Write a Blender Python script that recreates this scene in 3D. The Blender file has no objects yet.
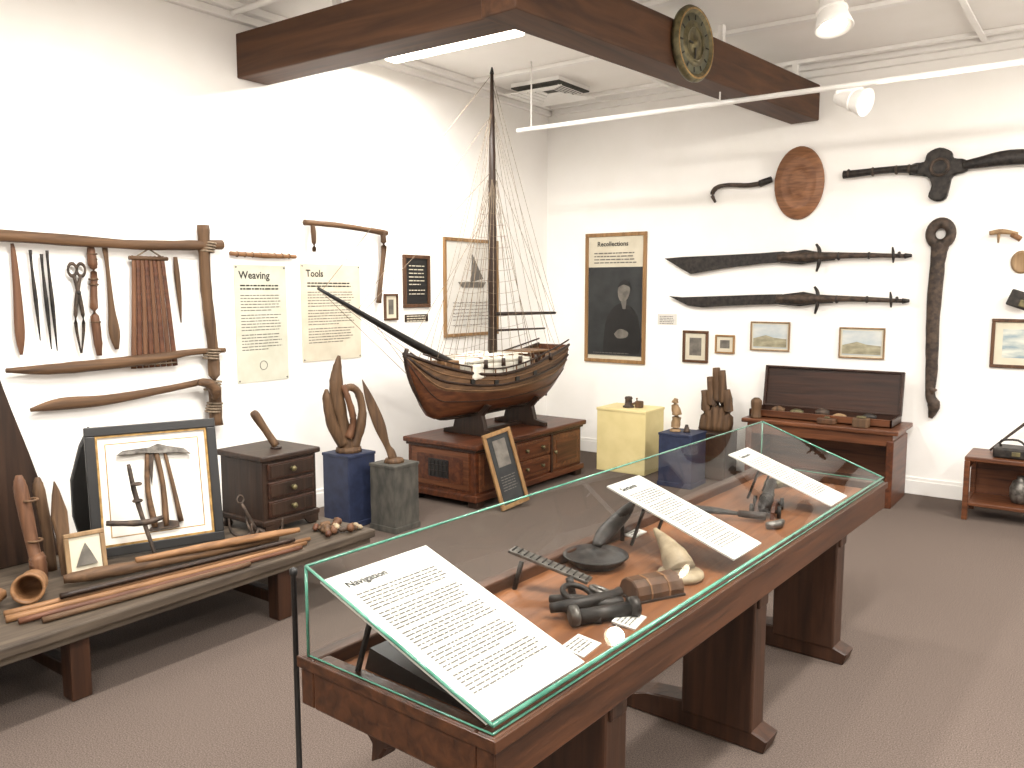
import bpy, bmesh, math, random
from mathutils import Vector, Matrix, Euler
random.seed(7)
sc=bpy.context.scene
D=bpy.data
V=Vector
rad=math.radians

# ------------------------------------------------------------------ materials
def newmat(name):
    m=D.materials.new(name); m.use_nodes=True
    nt=m.node_tree; b=nt.nodes['Principled BSDF']
    return m,nt,b
def rgb(c): 
    def f(v):
        v/=255.0
        return v/12.92 if v<=0.04045 else ((v+0.055)/1.055)**2.4
    return (f(c[0]),f(c[1]),f(c[2]),1)
def noisy(name,c1,c2,scale=(8,8,8),rough=.5,metal=0,bump=.2,detail=6,dist=0.0,lo=.35,hi=.65,nscale=1.0,spec=.5):
    m,nt,b=newmat(name)
    tc=nt.nodes.new('ShaderNodeTexCoord'); mp=nt.nodes.new('ShaderNodeMapping'); mp.inputs['Scale'].default_value=scale
    n=nt.nodes.new('ShaderNodeTexNoise'); n.inputs['Scale'].default_value=nscale; n.inputs['Detail'].default_value=detail
    n.inputs['Distortion'].default_value=dist
    r=nt.nodes.new('ShaderNodeValToRGB'); r.color_ramp.elements[0].position=lo; r.color_ramp.elements[1].position=hi
    r.color_ramp.elements[0].color=rgb(c1); r.color_ramp.elements[1].color=rgb(c2)
    nt.links.new(tc.outputs['Object'],mp.inputs[0]); nt.links.new(mp.outputs[0],n.inputs['Vector'])
    nt.links.new(n.outputs['Fac'],r.inputs[0]); nt.links.new(r.outputs[0],b.inputs['Base Color'])
    if bump:
        bp=nt.nodes.new('ShaderNodeBump'); bp.inputs['Strength'].default_value=bump; bp.inputs['Distance'].default_value=.01
        nt.links.new(n.outputs['Fac'],bp.inputs['Height']); nt.links.new(bp.outputs[0],b.inputs['Normal'])
    b.inputs['Roughness'].default_value=rough; b.inputs['Metallic'].default_value=metal
    b.inputs['Specular IOR Level'].default_value=spec
    return m
def wood(name,c1,c2,axis='y',rough=.45,bump=.15,f=1.0):
    s={'x':(2*f,30*f,30*f),'y':(30*f,2*f,30*f),'z':(30*f,30*f,2*f)}[axis]
    return noisy(name,c1,c2,s,rough,0,bump,detail=8,dist=.6,lo=.3,hi=.7,spec=.35)
def emis(name,col,st):
    m,nt,b=newmat(name); b.inputs['Base Color'].default_value=rgb(col)
    b.inputs['Emission Color'].default_value=rgb(col); b.inputs['Emission Strength'].default_value=st
    return m
WALL=noisy('wall_paint',(244,242,238),(247,245,242),(3,3,3),.85,bump=0)
CEIL=noisy('ceiling_paint',(240,237,232),(243,240,236),(3,3,3),.85,bump=0)
WHITE=noisy('white_enamel',(238,236,232),(243,241,238),(5,5,5),.4,bump=0)
CARPET=noisy('carpet',(66,58,54),(116,103,95),(210,210,210),.95,bump=.4,detail=4,spec=.1,lo=.3,hi=.7)
W_CASE=wood('wood_case_walnut',(44,25,15),(82,50,31),'y',.38)
W_DECK=wood('wood_case_deck',(98,60,36),(132,86,54),'y',.45)
W_CASEZ=wood('wood_case_leg',(38,23,15),(66,41,27),'z',.45)
W_BENCH=wood('wood_bench_grey',(54,45,37),(88,77,65),'y',.65)
W_BEAM=wood('wood_beam',(56,34,21),(92,60,38),'y',.6,f=.5)
W_BEAMX=wood('wood_beam_x',(56,34,21),(92,60,38),'x',.6,f=.5)
W_RED=wood('wood_mahogany',(52,27,16),(94,52,31),'y',.38)
W_REDX=wood('wood_mahogany_x',(62,34,20),(110,66,40),'x',.38)
W_DARK=wood('wood_dark',(28,19,14),(54,37,27),'z',.45)
W_DARKX=wood('wood_dark_x',(34,20,14),(60,36,25),'x',.4)
W_HULL=wood('wood_hull',(58,32,19),(98,58,35),'y',.42)
W_HULL2=wood('wood_hull_band',(84,60,40),(126,94,64),'y',.5)
W_OLD=wood('wood_old',(62,45,32),(106,80,56),'z',.65,.4)
W_OLDY=wood('wood_old_y',(64,46,32),(110,82,57),'y',.65,.4)
W_RUST=wood('wood_russet',(72,46,32),(114,79,55),'z',.6)
W_STICK=wood('wood_stick',(104,73,47),(148,109,74),'y',.55)
W_STICK2=wood('wood_stick_red',(66,39,28),(104,66,46),'y',.55)
W_TAN=wood('wood_tan',(118,94,67),(160,132,98),'z',.65)
W_FRAME=wood('wood_frame_gold',(118,87,52),(156,121,80),'z',.45)
W_FRAMEB=wood('wood_frame_brown',(62,41,27),(96,66,45),'z',.45)
W_DISC=noisy('wood_disc',(112,72,46),(148,102,68),(6,6,40),.55,bump=.2,dist=1)
IRON=noisy('iron_dark',(24,22,21),(54,48,44),(30,30,30),.5,.4,.25)
IRON2=noisy('iron_rusty',(40,33,28),(82,67,56),(25,25,25),.65,.25,.4)
STEEL=noisy('steel_grey',(84,80,76),(134,130,124),(30,30,30),.4,.7,.2)
BLACK=noisy('black_paint',(14,13,13),(22,21,21),(10,10,10),.45,bump=0)
PED_BLUE=noisy('pedestal_blue',(26,34,58),(36,45,72),(20,20,20),.6,bump=.05)
PED_GREY=noisy('pedestal_grey',(52,51,47),(80,77,70),(18,18,8),.7,bump=.3)
PED_YEL=noisy('pedestal_yellow',(212,196,140),(222,206,152),(6,6,6),.6,bump=.02)
PAPER=noisy('paper_white',(206,203,196),(213,210,204),(8,8,8),.7,bump=0)
PAPERC=noisy('paper_cream',(196,188,168),(206,199,180),(8,8,8),.7,bump=0)
PAPERG=noisy('paper_sage',(190,189,172),(200,199,184),(8,8,8),.7,bump=0)
INK=noisy('ink',(36,34,32),(44,42,40),(8,8,8),.8,bump=0)
INKL=noisy('ink_light',(96,92,87),(106,102,97),(8,8,8),.8,bump=0)
GOLD=noisy('gilt',(130,100,54),(172,138,82),(30,30,30),.4,.3,.2)
BRASS=noisy('brass_patina',(76,72,52),(118,108,76),(25,25,25),.45,.5,.3)
DIAL=noisy('dial_face',(96,96,80),(124,122,100),(25,25,25),.55,.2,.1)
BONE=noisy('bone',(132,116,92),(164,147,120),(20,20,20),.55,bump=.3)
CANVAS=noisy('sail_canvas',(206,202,188),(224,221,210),(14,14,14),.8,bump=.2)
ROPE=noisy('rope',(100,86,70),(140,124,104),(60,60,60),.8,bump=.2)
PHOTO=noisy('photo_dark',(26,28,30),(44,46,46),(6,6,6),.5,bump=0)
PHOTOG=noisy('photo_grey',(84,80,74),(118,112,104),(14,14,14),.5,bump=0)
LAND=noisy('landscape_print',(120,140,150),(206,206,192),(5,5,18),.5,bump=0)
LAND2=noisy('landscape_ground',(126,120,98),(166,160,134),(12,12,30),.5,bump=0)
SKYP=noisy('landscape_sky',(166,178,184),(200,202,198),(5,5,12),.5,bump=0)
LAMP=emis('lamp_tube',(255,244,226),6)
BULB=emis('lamp_bulb',(255,242,216),16)
GREEN=noisy('glass_edge',(58,112,94),(88,142,122),(20,20,20),.15,bump=0)
def glassmat(name='glass_pane',tint=(.97,.985,.98,1),gain=.7):
    m=D.materials.new(name); m.use_nodes=True; nt=m.node_tree; nt.nodes.clear()
    o=nt.nodes.new('ShaderNodeOutputMaterial'); mx=nt.nodes.new('ShaderNodeMixShader')
    t=nt.nodes.new('ShaderNodeBsdfTransparent'); t.inputs[0].default_value=tint
    g=nt.nodes.new('ShaderNodeBsdfGlossy'); g.inputs['Roughness'].default_value=.02
    fr=nt.nodes.new('ShaderNodeFresnel'); fr.inputs[0].default_value=1.45
    mu=nt.nodes.new('ShaderNodeMath'); mu.operation='MULTIPLY'; mu.inputs[1].default_value=gain
    nt.links.new(fr.outputs[0],mu.inputs[0]); nt.links.new(mu.outputs[0],mx.inputs[0])
    nt.links.new(t.outputs[0],mx.inputs[1]); nt.links.new(g.outputs[0],mx.inputs[2]); nt.links.new(mx.outputs[0],o.inputs[0])
    return m
GLASS=glassmat()

# ------------------------------------------------------------------ mesh builder
def cr(pts,n):
    """catmull-rom through points (tuples any dim)"""
    P=[V(p) for p in pts]; 
    if len(P)<3: 
        return [P[0].lerp(P[1],i/n) for i in range(n+1)]
    out=[]
    for i in range(len(P)-1):
        p0=P[max(i-1,0)];p1=P[i];p2=P[i+1];p3=P[min(i+2,len(P)-1)]
        for k in range(n):
            t=k/n
            out.append(.5*((2*p1)+(p2-p0)*t+(2*p0-5*p1+4*p2-p3)*t*t+(3*p1-p0-3*p2+p3)*t**3))
    out.append(P[-1]); return out
class B:
    def __init__(s,name): s.name=name; s.v=[];s.f=[];s.fm=[];s.fs=[];s.mats=[];s.M=Matrix()
    def mi(s,m):
        if m not in s.mats: s.mats.append(m)
        return s.mats.index(m)
    def add(s,vs,fs,mat,smooth=False,M=None):
        T=s.M@M if M is not None else s.M
        o=len(s.v); s.v+= [T@V(p) for p in vs]
        i=s.mi(mat)
        for f in fs: s.f.append([o+k for k in f]); s.fm.append(i); s.fs.append(smooth)
    def bm(s,bm,mat,smooth=False,M=None):
        bm.verts.index_update()
        s.add([v.co.copy() for v in bm.verts],[[v.index for v in f.verts] for f in bm.faces],mat,smooth,M); bm.free()
    def box(s,c,d,mat,bev=0.0,rot=None,M=None):
        bm=bmesh.new(); bmesh.ops.create_cube(bm,size=1)
        for v in bm.verts: v.co=V((v.co.x*d[0],v.co.y*d[1],v.co.z*d[2]))
        if bev: bmesh.ops.bevel(bm,geom=bm.edges[:],offset=min(bev,min(d)*.4),segments=2,affect='EDGES',profile=.5)
        T=Matrix.Translation(V(c))
        if rot: T=T@Euler([rad(a) for a in rot]).to_matrix().to_4x4()
        s.bm(bm,mat,False,(M@T) if M is not None else T)
    def b2(s,lo,hi,mat,bev=0.0,M=None):
        s.box([(a+b)/2 for a,b in zip(lo,hi)],[abs(b-a) for a,b in zip(lo,hi)],mat,bev,None,M)
    def tube(s,pts,radii,mat,n=10,sq=1.0,flat=(0,0,1),sub=0,jit=0.0,M=None,smooth=True):
        pts=[V(p) for p in pts]
        if not hasattr(radii,'__len__'): radii=[radii]*len(pts)
        if sub:
            q=[(*p,r) for p,r in zip(pts,radii)]
            q=cr([V(a) for a in q],sub) if len(q)>2 else [V(q[0]).lerp(V(q[1]),i/sub) for i in range(sub+1)]
            pts=[V(a[:3]) for a in q]; radii=[max(a[3],.0005) for a in q]
        vs=[];fs=[];N=len(pts); ref=V(flat); ref.normalize()
        for i,p in enumerate(pts):
            T=(pts[min(i+1,N-1)]-pts[max(i-1,0)]).normalized()
            b=ref-T*ref.dot(T)
            if b.length<1e-3: b=V((1,.1,0))-T*V((1,.1,0)).dot(T)
            b.normalize(); nn=T.cross(b)
            r=radii[i]*(1+random.uniform(-jit,jit))
            for k in range(n):
                a=2*math.pi*k/n
                rr=r*(1+random.uniform(-jit,jit)*.5)
                vs.append(p+nn*math.cos(a)*rr+b*math.sin(a)*rr*sq)
        for i in range(N-1):
            for k in range(n):
                fs.append([i*n+k,i*n+(k+1)%n,(i+1)*n+(k+1)%n,(i+1)*n+k])
        fs.append(list(range(n))[::-1]); fs.append([(N-1)*n+k for k in range(n)])
        s.add(vs,fs,mat,smooth,M)
    def lathe(s,prof,mat,M=None,n=24,smooth=True,sx=1,sy=1):
        vs=[];fs=[]
        for r,z in prof:
            for k in range(n):
                a=2*math.pi*k/n; vs.append((max(r,1e-4)*math.cos(a)*sx,max(r,1e-4)*math.sin(a)*sy,z))
        for i in range(len(prof)-1):
            for k in range(n): fs.append([i*n+k,i*n+(k+1)%n,(i+1)*n+(k+1)%n,(i+1)*n+k])
        fs.append(list(range(n))[::-1]); fs.append([(len(prof)-1)*n+k for k in range(n)])
        s.add(vs,fs,mat,smooth,M)
    def prism(s,out,th,mat,M=None,bev=0.0,sm=0):
        """2D outline extruded 0..th in local z"""
        if sm:
            o=[V((*p,0)) for p in out]; o=cr(o+[o[0]],sm)[:-1]; out=[(p.x,p.y) for p in o]
        bm=bmesh.new(); vv=[bm.verts.new((p[0],p[1],0)) for p in out]
        f=bm.faces.new(vv); r=bmesh.ops.extrude_face_region(bm,geom=[f])
        for v in [g for g in r['geom'] if isinstance(g,bmesh.types.BMVert)]: v.co.z+=th
        if bev:
            ed=[e for e in bm.edges if all(v.co.z>th*.5 for v in e.verts)]
            try: bmesh.ops.bevel(bm,geom=ed,offset=bev,segments=1,affect='EDGES',clamp_overlap=True)
            except Exception: pass
        bmesh.ops.recalc_face_normals(bm,faces=bm.faces[:])
        s.bm(bm,mat,False,M)
    def ring(s,c,R,r,mat,nrm=(1,0,0),n=24,m=8,sx=1,sy=1,M=None):
        q=V(nrm).to_track_quat('Z','Y').to_matrix().to_4x4(); T=Matrix.Translation(V(c))@q
        vs=[];fs=[]
        for i in range(n):
            a=2*math.pi*i/n
            for k in range(m):
                b=2*math.pi*k/m; rr=R+r*math.cos(b)
                vs.append((rr*math.cos(a)*sx,rr*math.sin(a)*sy,r*math.sin(b)))
        for i in range(n):
            for k in range(m): fs.append([i*m+k,((i+1)%n)*m+k,((i+1)%n)*m+(k+1)%m,i*m+(k+1)%m])
        s.add(vs,fs,mat,True,(M@T) if M is not None else T)
    def text(s,body,size,mat,M,align='LEFT'):
        cu=D.curves.new('t','FONT'); cu.body=body; cu.size=size; cu.align_x=align; cu.resolution_u=2; cu.offset=size*.02
        o=D.objects.new('t',cu); sc.collection.objects.link(o); bpy.context.view_layer.update()
        me=o.to_mesh(); vs=[v.co.copy() for v in me.vertices]; fs=[list(p.vertices) for p in me.polygons]
        o.to_mesh_clear(); D.objects.remove(o); D.curves.remove(cu)
        s.add(vs,fs,mat,False,M)
    def words(s,w,h,rowh,mat,M,fill=.42,left=None):
        """rows of printed words: local x 0..w, y from 0 down to -h"""
        vs=[];fs=[]; y=0; r=0
        while y>-h:
            x=0; end=w*(random.uniform(.55,.95) if r%6==5 else random.uniform(.9,1))
            while x<end:
                l=random.uniform(1.2,4.5)*rowh*.5
                l=min(l,end-x)
                o=len(vs); vs+=[(x,y,0),(x+l,y,0),(x+l,y-rowh*fill,0),(x,y-rowh*fill,0)]; fs.append([o+3,o+2,o+1,o])
                x+=l+rowh*.28
            y-=rowh*(1.6 if r%6==5 else 1); r+=1
        s.add(vs,fs,mat,False,M)
    def frame(s,M,w,h,bar,dep,fm,inner,matw=0,pic=None,gilt=None):
        """picture frame centred at local origin, back at z=0"""
        for a in (-1,1):
            s.box((0,a*(h-bar)/2,dep/2),(w,bar,dep),fm,.004,M=M)
            s.box((a*(w-bar)/2,0,dep/2),(bar,h-2*bar,dep),fm,.004,M=M)
        s.box((0,0,dep*.25),(w-2*bar,h-2*bar,dep*.4),inner,M=M)
        if gilt:
            g=.01
            iw,ih=w-2*bar,h-2*bar
            for a in (-1,1):
                s.box((0,a*(ih-g)/2,dep*.5),(iw,g,dep*.5),gilt,M=M); s.box((a*(iw-g)/2,0,dep*.5),(g,ih-2*g,dep*.5),gilt,M=M)
        if pic:
            s.box((0,0,dep*.46),(w-2*bar-2*matw,h-2*bar-2*matw,dep*.05),pic,M=M)
    def done(s):
        me=D.meshes.new(s.name)
        vs=s.v; lo=V((min(v.x for v in vs),min(v.y for v in vs),min(v.z for v in vs))); hi=V((max(v.x for v in vs),max(v.y for v in vs),max(v.z for v in vs)))
        c=V(((lo.x+hi.x)/2,(lo.y+hi.y)/2,lo.z))
        me.from_pydata([v-c for v in vs],[],s.f)
        for m in s.mats: me.materials.append(m)
        me.polygons.foreach_set('material_index',s.fm); me.polygons.foreach_set('use_smooth',s.fs)
        me.update()
        o=D.objects.new(s.name,me); o.location=c; sc.collection.objects.link(o); return o
XW=-4.7; YW=7.07; H=3.4
def ML(y,z,off=0.0): return Matrix(((0,0,1,XW+off),(1,0,0,y),(0,1,0,z),(0,0,0,1)))
def MB(x,z,off=0.0): return Matrix(((1,0,0,x),(0,0,-1,YW-off),(0,1,0,z),(0,0,0,1)))
def L(y,z,off=.035): return V((XW+off,y,z))
def K(x,z,off=.045): return V((x,YW-off,z))

# ------------------------------------------------------------------ room
def slab(name,lo,hi,mat):
    b=B(name); b.b2(lo,hi,mat); return b.done()
X2=3.0; Y0=-2.4
slab('floor',(XW-.1,Y0-.1,-.1),(X2+.1,YW+.1,0),CARPET)
slab('ceiling',(XW-.1,Y0-.1,H),(X2+.1,YW+.1,H+.1),CEIL)
slab('wall_left',(XW-.1,Y0,0),(XW,YW,H),WALL)
slab('wall_back',(XW-.1,YW,0),(X2+.1,YW+.1,H),WALL)
slab('wall_right',(X2,Y0,0),(X2+.1,YW,H),WALL)
slab('wall_front',(XW-.1,Y0-.1,0),(X2+.1,Y0,H),WALL)
b=B('baseboard_left'); b.b2((XW,Y0,0),(XW+.018,YW,.11),WHITE,.004); b.b2((XW,Y0,.11),(XW+.01,YW,.135),WHITE,.003); b.done()
b=B('baseboard_back'); b.b2((XW+.02,YW-.018,0),(X2,YW,.11),WHITE,.004); b.b2((XW+.02,YW-.01,.11),(X2,YW,.135),WHITE,.003); b.done()
b=B('trim_1'); 
b.b2((XW,Y0,H-.05),(XW+.10,YW,H),WHITE,.006); b.b2((XW,Y0,H-.1),(XW+.05,YW,H-.05),WHITE,.006); b.done()
b=B('trim_2'); 
b.b2((XW+.1,YW-.10,H-.05),(X2,YW,H),WHITE,.006); b.b2((XW+.1,YW-.05,H-.1),(X2,YW,H-.05),WHITE,.006); b.done()
n=3
for yy in (4.95,5.8,6.85):
    b=B('trim_%d'%n); b.b2((XW+.1,yy-.03,H-.03),(X2,yy+.03,H),WHITE,.005); b.done(); n+=1
for xx in (-3.3,-.9,.4):
    b=B('trim_%d'%n); b.b2((xx-.02,Y0,H-.045),(xx+.02,YW-.1,H-.03),WHITE,.004); b.done(); n+=1

# beams
b=B('ceiling_beam'); 
ang=math.atan2(.40,3.62); ZB=2.955
M=Matrix.Translation(V((-2.57,3.44,ZB)))@Euler((0,0,-ang)).to_matrix().to_4x4()
b.b2((XW,3.45,ZB+.001),(-2.6,3.69,ZB+.279),W_BEAMX,.008)
b.b2((-.12,-.02,0),(.12,3.63,.28),W_BEAM,.01,M=M)
for yy in (.6,2.2,3.4): b.b2((-.02,yy,.28),(.02,yy+.04,3.4-ZB),WHITE,M=M)
b.b2((-3.9,3.55,ZB+.28),(-3.86,3.59,3.4),WHITE)
b.done()
p=M@V((.125,1.60,.165))
b=B('brass_wall_dial')
T=Matrix.Translation(p)@(Euler((0,0,-ang)).to_matrix().to_4x4())@Euler((0,rad(90),0)).to_matrix().to_4x4()
b.lathe([(.20,0),(.225,.0),(.23,.02),(.215,.045),(.195,.045),(.185,.028),(.12,.03),(.115,.036),(.1,.036),(.095,.03),(.03,.032),(.02,.05),(0,.05)],BRASS,T,40)
b.lathe([(0,.0285),(.18,.0285),(.18,.0295),(0,.0295)],DIAL,T,40)
for i in range(12):
    a=i*math.pi/6; b.box((math.cos(a)*.155,math.sin(a)*.155,.032),(.03,.008,.004),INK,rot=(0,0,math.degrees(a)),M=T)
b.ring((0,0,.034),.10,.006,BRASS,(0,0,1),M=T); b.ring((0,0,.04),.205,.008,GOLD,(0,0,1),40,8,M=T)
b.box((.04,.0,.036),(.1,.012,.004),INK,M=T); b.box((0,-.03,.036),(.012,.08,.004),INK,M=T)
b.done()
b=B('track_rail'); b.tube([(-4.03,5.62,2.88),(X2,5.66,2.88)],.018,WHITE,12)
for xx in (-3.9,-2.32,.2,1.6): b.tube([(xx,5.63,2.88),(xx,5.63,3.4)],.006,WHITE,8)
b.done()
b=B('electrical_conduit'); b.tube([(XW+.1,3.36,3.32),(-2.2,3.36,3.32)],.018,WHITE,10)
for xx in (-4.3,-3.2,-2.4): b.tube([(xx,3.36,3.32),(xx,3.36,3.4)],.008,WHITE,8)
b.done()
b=B('electrical_conduit'); b.tube([(-1.9,4.35,3.34),(-.3,4.4,3.34),(-.3,6.7,3.34)],.014,WHITE,10)
for pp in ((-1.8,4.35),(-1.0,4.38),(-.3,5.5)): b.tube([(pp[0],pp[1],3.34),(pp[0],pp[1],3.4)],.006,WHITE,8)
b.done()
b=B('ceiling_vent'); 
c=V((-4.2,6.36,3.305)); w=.29
for k in range(5):
    r=w-.05*k; 
    for a in (-1,1):
        b.box((c.x+a*(r-.012),c.y,c.z+.008*k+.005),(.03,2*r,.006),WHITE,rot=(0,a*25,0)); b.box((c.x,c.y+a*(r-.012),c.z+.008*k+.005),(2*r,.03,.006),WHITE,rot=(-a*25,0,0))
b.b2((c.x-.25,c.y-.25,c.z+.048),(c.x+.25,c.y+.25,c.z+.06),PED_GREY); b.b2((c.x-.25,c.y-.25,c.z+.06),(c.x+.25,c.y+.25,H),WHITE)
b.done()

# ------------------------------------------------------------------ lights
def area(name,loc,size,en,col,rot=(0,0,0),parent=None):
    l=D.lights.new(name,'AREA'); l.shape='RECTANGLE'; l.size=size[0]; l.size_y=size[1]; l.energy=en; l.color=col
    o=D.objects.new(name,l); o.location=loc; o.rotation_euler=[rad(a) for a in rot]; sc.collection.objects.link(o)
    if parent: o.parent=parent; o.location=V(loc)-parent.location
    return o
def fluoro(cx,cy,cz,lx,ly,en):
    b=B('fluorescent_light')
    b.b2((cx-lx/2,cy-ly/2,cz),(cx+lx/2,cy+ly/2,cz+.04),WHITE,.008)
    b.b2((cx-lx/2+.02,cy-ly/2+.02,cz-.035),(cx+lx/2-.02,cy+ly/2-.02,cz),LAMP,.015)
    b.b2((cx-.05,cy-.03,cz+.04),(cx+.05,cy+.03,H),WHITE)
    o=b.done()
    area('tube_light',(cx,cy,cz-.045),(lx*.95,ly*.95),en,(1,.965,.91),parent=o)
fluoro(-3.83,4.56,3.28,1.2,.16,60)
fluoro(-2.6,1.6,3.26,.2,1.4,105)  # fluorescents from here on are unseen, added to light the closed room
fluoro(-.4,2.2,3.26,.2,1.4,100)
fluoro(1.6,2.6,3.26,.2,1.4,105)
fluoro(-.6,-.6,3.26,1.4,.2,110)
fluoro(1.3,5.6,3.26,.2,1.4,110)
def spot(name,loc,aim,en,size=70,top=H,sc_=1.0,stem=.14):
    b=B(name); loc=V(loc); aim=V(aim); d=(aim-loc).normalized()
    q=d.to_track_quat('Z','Y').to_matrix().to_4x4(); T=Matrix.Translation(loc)@q@Matrix.Scale(sc_,4)
    b.lathe([(.0,-.16),(.035,-.16),(.05,-.14),(.06,-.04),(.085,.04),(.095,.075),(.09,.078),(.078,.06)],WHITE,T,28)
    b.lathe([(0,.05),(.074,.05),(.074,.055),(.05,.066),(0,.07)],BULB,T,24)
    b.ring((0,0,-.02),.07,.008,WHITE,(0,0,1),M=T)
    p=loc-d*.05; b.tube([p,V((p.x,p.y,top))],.011,WHITE,8)
    b.box((p.x,p.y,top-.016),(.16,.05,.03),WHITE,.006)
    o=b.done()
    l=D.lights.new(name+'_beam','SPOT'); l.energy=en; l.spot_size=rad(size); l.spot_blend=.8; l.color=(1,.93,.83); l.shadow_soft_size=.06
    lo=D.objects.new(name+'_beam',l); lo.rotation_euler=d.to_track_quat('-Z','Y').to_euler(); sc.collection.objects.link(lo)
    lo.parent=o; lo.location=loc+d*.1-o.location
    return o
spot('track_spotlight',(-1.33,4.72,3.05),(-.95,4.35,1.2),90,100,H,1.05)
spot('track_spotlight',(-1.42,5.63,2.78),(1.0,4.9,1.9),80,100,2.862,.92)
spot('track_spotlight',(-2.2,2.2,3.05),(-4.7,2.9,1.3),110,85,H,.6)
spot('track_spotlight',(-2.9,4.0,3.25),(-4.3,6.0,1.2),80,80,H,.7)
spot('track_spotlight',(-.2,3.6,3.1),(-1.5,7.0,1.5),120,80,H,.5)
w=D.worlds.new('world'); sc.world=w; w.use_nodes=True; w.node_tree.nodes['Background'].inputs[0].default_value=(.9,.92,1,1); w.node_tree.nodes['Background'].inputs[1].default_value=.4

# ------------------------------------------------------------------ display case
MC=Matrix.Translation(V((-.96,1.26,0)))@Euler((0,0,rad(-2.5))).to_matrix().to_4x4()
CL=2.89; CW=.625; ZT=.70; ZG=.93; ZF=.722; ZD=.665
b=B('glass_display_case'); b.M=MC
b.b2((-CW,0,.575),(-CW+.05,CL,ZT),W_CASE,.006); b.b2((-.05,0,.575),(0,CL,ZT),W_CASE,.006)
b.b2((-CW+.05,0,.575),(-.05,.05,ZT),W_CASE,.006); b.b2((-CW+.05,CL-.05,.575),(-.05,CL,ZT),W_CASE,.006)
b.b2((-CW+.05,.05,.60),(-.05,CL-.05,ZD),W_DECK)
b.b2((-CW-.006,-.006,.672),(0.006,.0,.70),W_CASE,.002); b.b2((0,-.006,.672),(.008,CL+.006,.70),W_CASE,.002)
for ty in (.54,1.50,2.38):
    b.b2((-.31,ty-.055,.06),(-.04,ty+.055,.575),W_CASEZ,.008)
    b.prism([(-.56,0),(.0,0),(.015,.05),(-.04,.07),(-.05,.10),(-.32,.10),(-.46,.085),(-.53,.06),(-.57,.04)],.10,W_CASEZ,Matrix(((1,0,0,0),(0,0,-1,ty+.05),(0,1,0,0),(0,0,0,1))),.006)
    b.b2((-.52,ty-.04,.51),(-.03,ty+.04,.575),W_CASEZ,.006)
b.prism([(-.50,.575),(-.34,.575),(-.335,.55),(-.36,.52),(-.40,.50),(-.42,.47),(-.455,.45),(-.45,.50),(-.49,.54)],.05,W_CASEZ,Matrix(((1,0,0,0),(0,0,-1,.12),(0,1,0,0),(0,0,0,1))),.006)
xb=-CW+.02; xf=-.012
def quad(b,p,mat): 
    b.add(p,[[0,1,2,3]] if len(p)==4 else [[0,1,2]],mat)
quad(b,[(xf,.01,ZF),(xf,CL-.01,ZF),(xb,CL-.01,ZG),(xb,.01,ZG)],GLASS)
quad(b,[(xb,.01,ZT),(xb,CL-.01,ZT),(xb,CL-.01,ZG),(xb,.01,ZG)],GLASS)
quad(b,[(xf,.01,ZT),(xf,CL-.01,ZT),(xf,CL-.01,ZF),(xf,.01,ZF)],GLASS)
for yy in (.01,CL-.01):
    quad(b,[(xf,yy,ZT),(xf,yy,ZF),(xb,yy,ZG),(xb,yy,ZT)],GLASS)
    b.tube([(xf,yy,ZF),(xb,yy,ZG)],.0042,GREEN,6); b.tube([(xb,yy,ZT),(xb,yy,ZG)],.004,GREEN,6); b.tube([(xf,yy,ZT+.003),(xb,yy,ZT+.003)],.0025,GREEN,6)
b.tube([(xf,.01,ZF),(xf,CL-.01,ZF)],.0055,GREEN,6); b.tube([(xb,.01,ZG),(xb,CL-.01,ZG)],.0035,GREEN,6)
b.tube([(xf,.01,ZT+.003),(xf,CL-.01,ZT+.003)],.003,GREEN,6)
b.done()
phi=math.atan2(ZG-ZF,CW-.03)
def card(y0,y1,title,t0=.03,t1=.52,drop=.014,name='text_card'):
    b=B(name); b.M=MC
    wd=y1-y0; ln=t1-t0
    x0=xf-t1*math.cos(phi); z0=ZF+t1*math.sin(phi)-drop
    T=Matrix.Translation(V((x0,y0,z0)))@Matrix(((0,-math.cos(phi),math.sin(phi),0),(1,0,0,0),(0,math.sin(phi),math.cos(phi),0),(0,0,0,1)))
    b.b2((0,-ln,-.006),(wd,0,0),PAPER,M=T)
    for yy in (.02,wd-.02):
        b.b2((yy-.006,-ln*.3-.004,-.006-(z0-ZD)*.68),(yy+.006,-ln*.3+.004,-.004),BLACK,M=T)
    if title:
        b.text(title,.03,INK,T@Matrix.Translation(V((wd*.12,-.055,.0012))))
    b.words(wd*.78,ln-.15,.0125,INKL,T@Matrix.Translation(V((wd*.11,-.085,.0012))),.36)
    b.done()
card(.014,.375,'Navigation',t0=.02,t1=.575,drop=.009)
card(1.30,1.53,'Sextants',t0=.05,t1=.57,drop=.014)
card(2.22,2.43,'Gunnery',t0=.03,t1=.51,drop=.014)
b=B('card_stand'); b.M=MC
b.prism([(-.50,ZD),(-.14,ZD),(-.14,ZD+.012),(-.48,ZD+.06)],.24,BLACK,Matrix(((1,0,0,0),(0,0,-1,.34),(0,1,0,0),(0,0,0,1)))); b.done()
for (x,y,r) in ((-1.085,1.80,3),(-1.065,2.03,8),(-1.46,2.80,0)):
    b=B('caption_card'); T=Matrix.Translation(V((x,y,ZD)))@Euler((0,rad(8),rad(r))).to_matrix().to_4x4()
    b.b2((-.035,-.05,.004),(.035,.05,.009),PAPER,M=T)
    T2=T@Matrix(((0,-1,0,-.025),(1,0,0,-.042),(0,0,1,.0098),(0,0,0,1)))
    b.words(.08,.045,.012,INKL,T2); b.done()
b=B('antique_sextant'); z=ZD
b.tube([(-1.30,1.98,z+.03),(-1.22,2.0,z+.035),(-1.16,2.03,z+.03),(-1.12,2.09,z+.03)],[.012,.02,.018,.014],IRON,10,sub=4)
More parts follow.
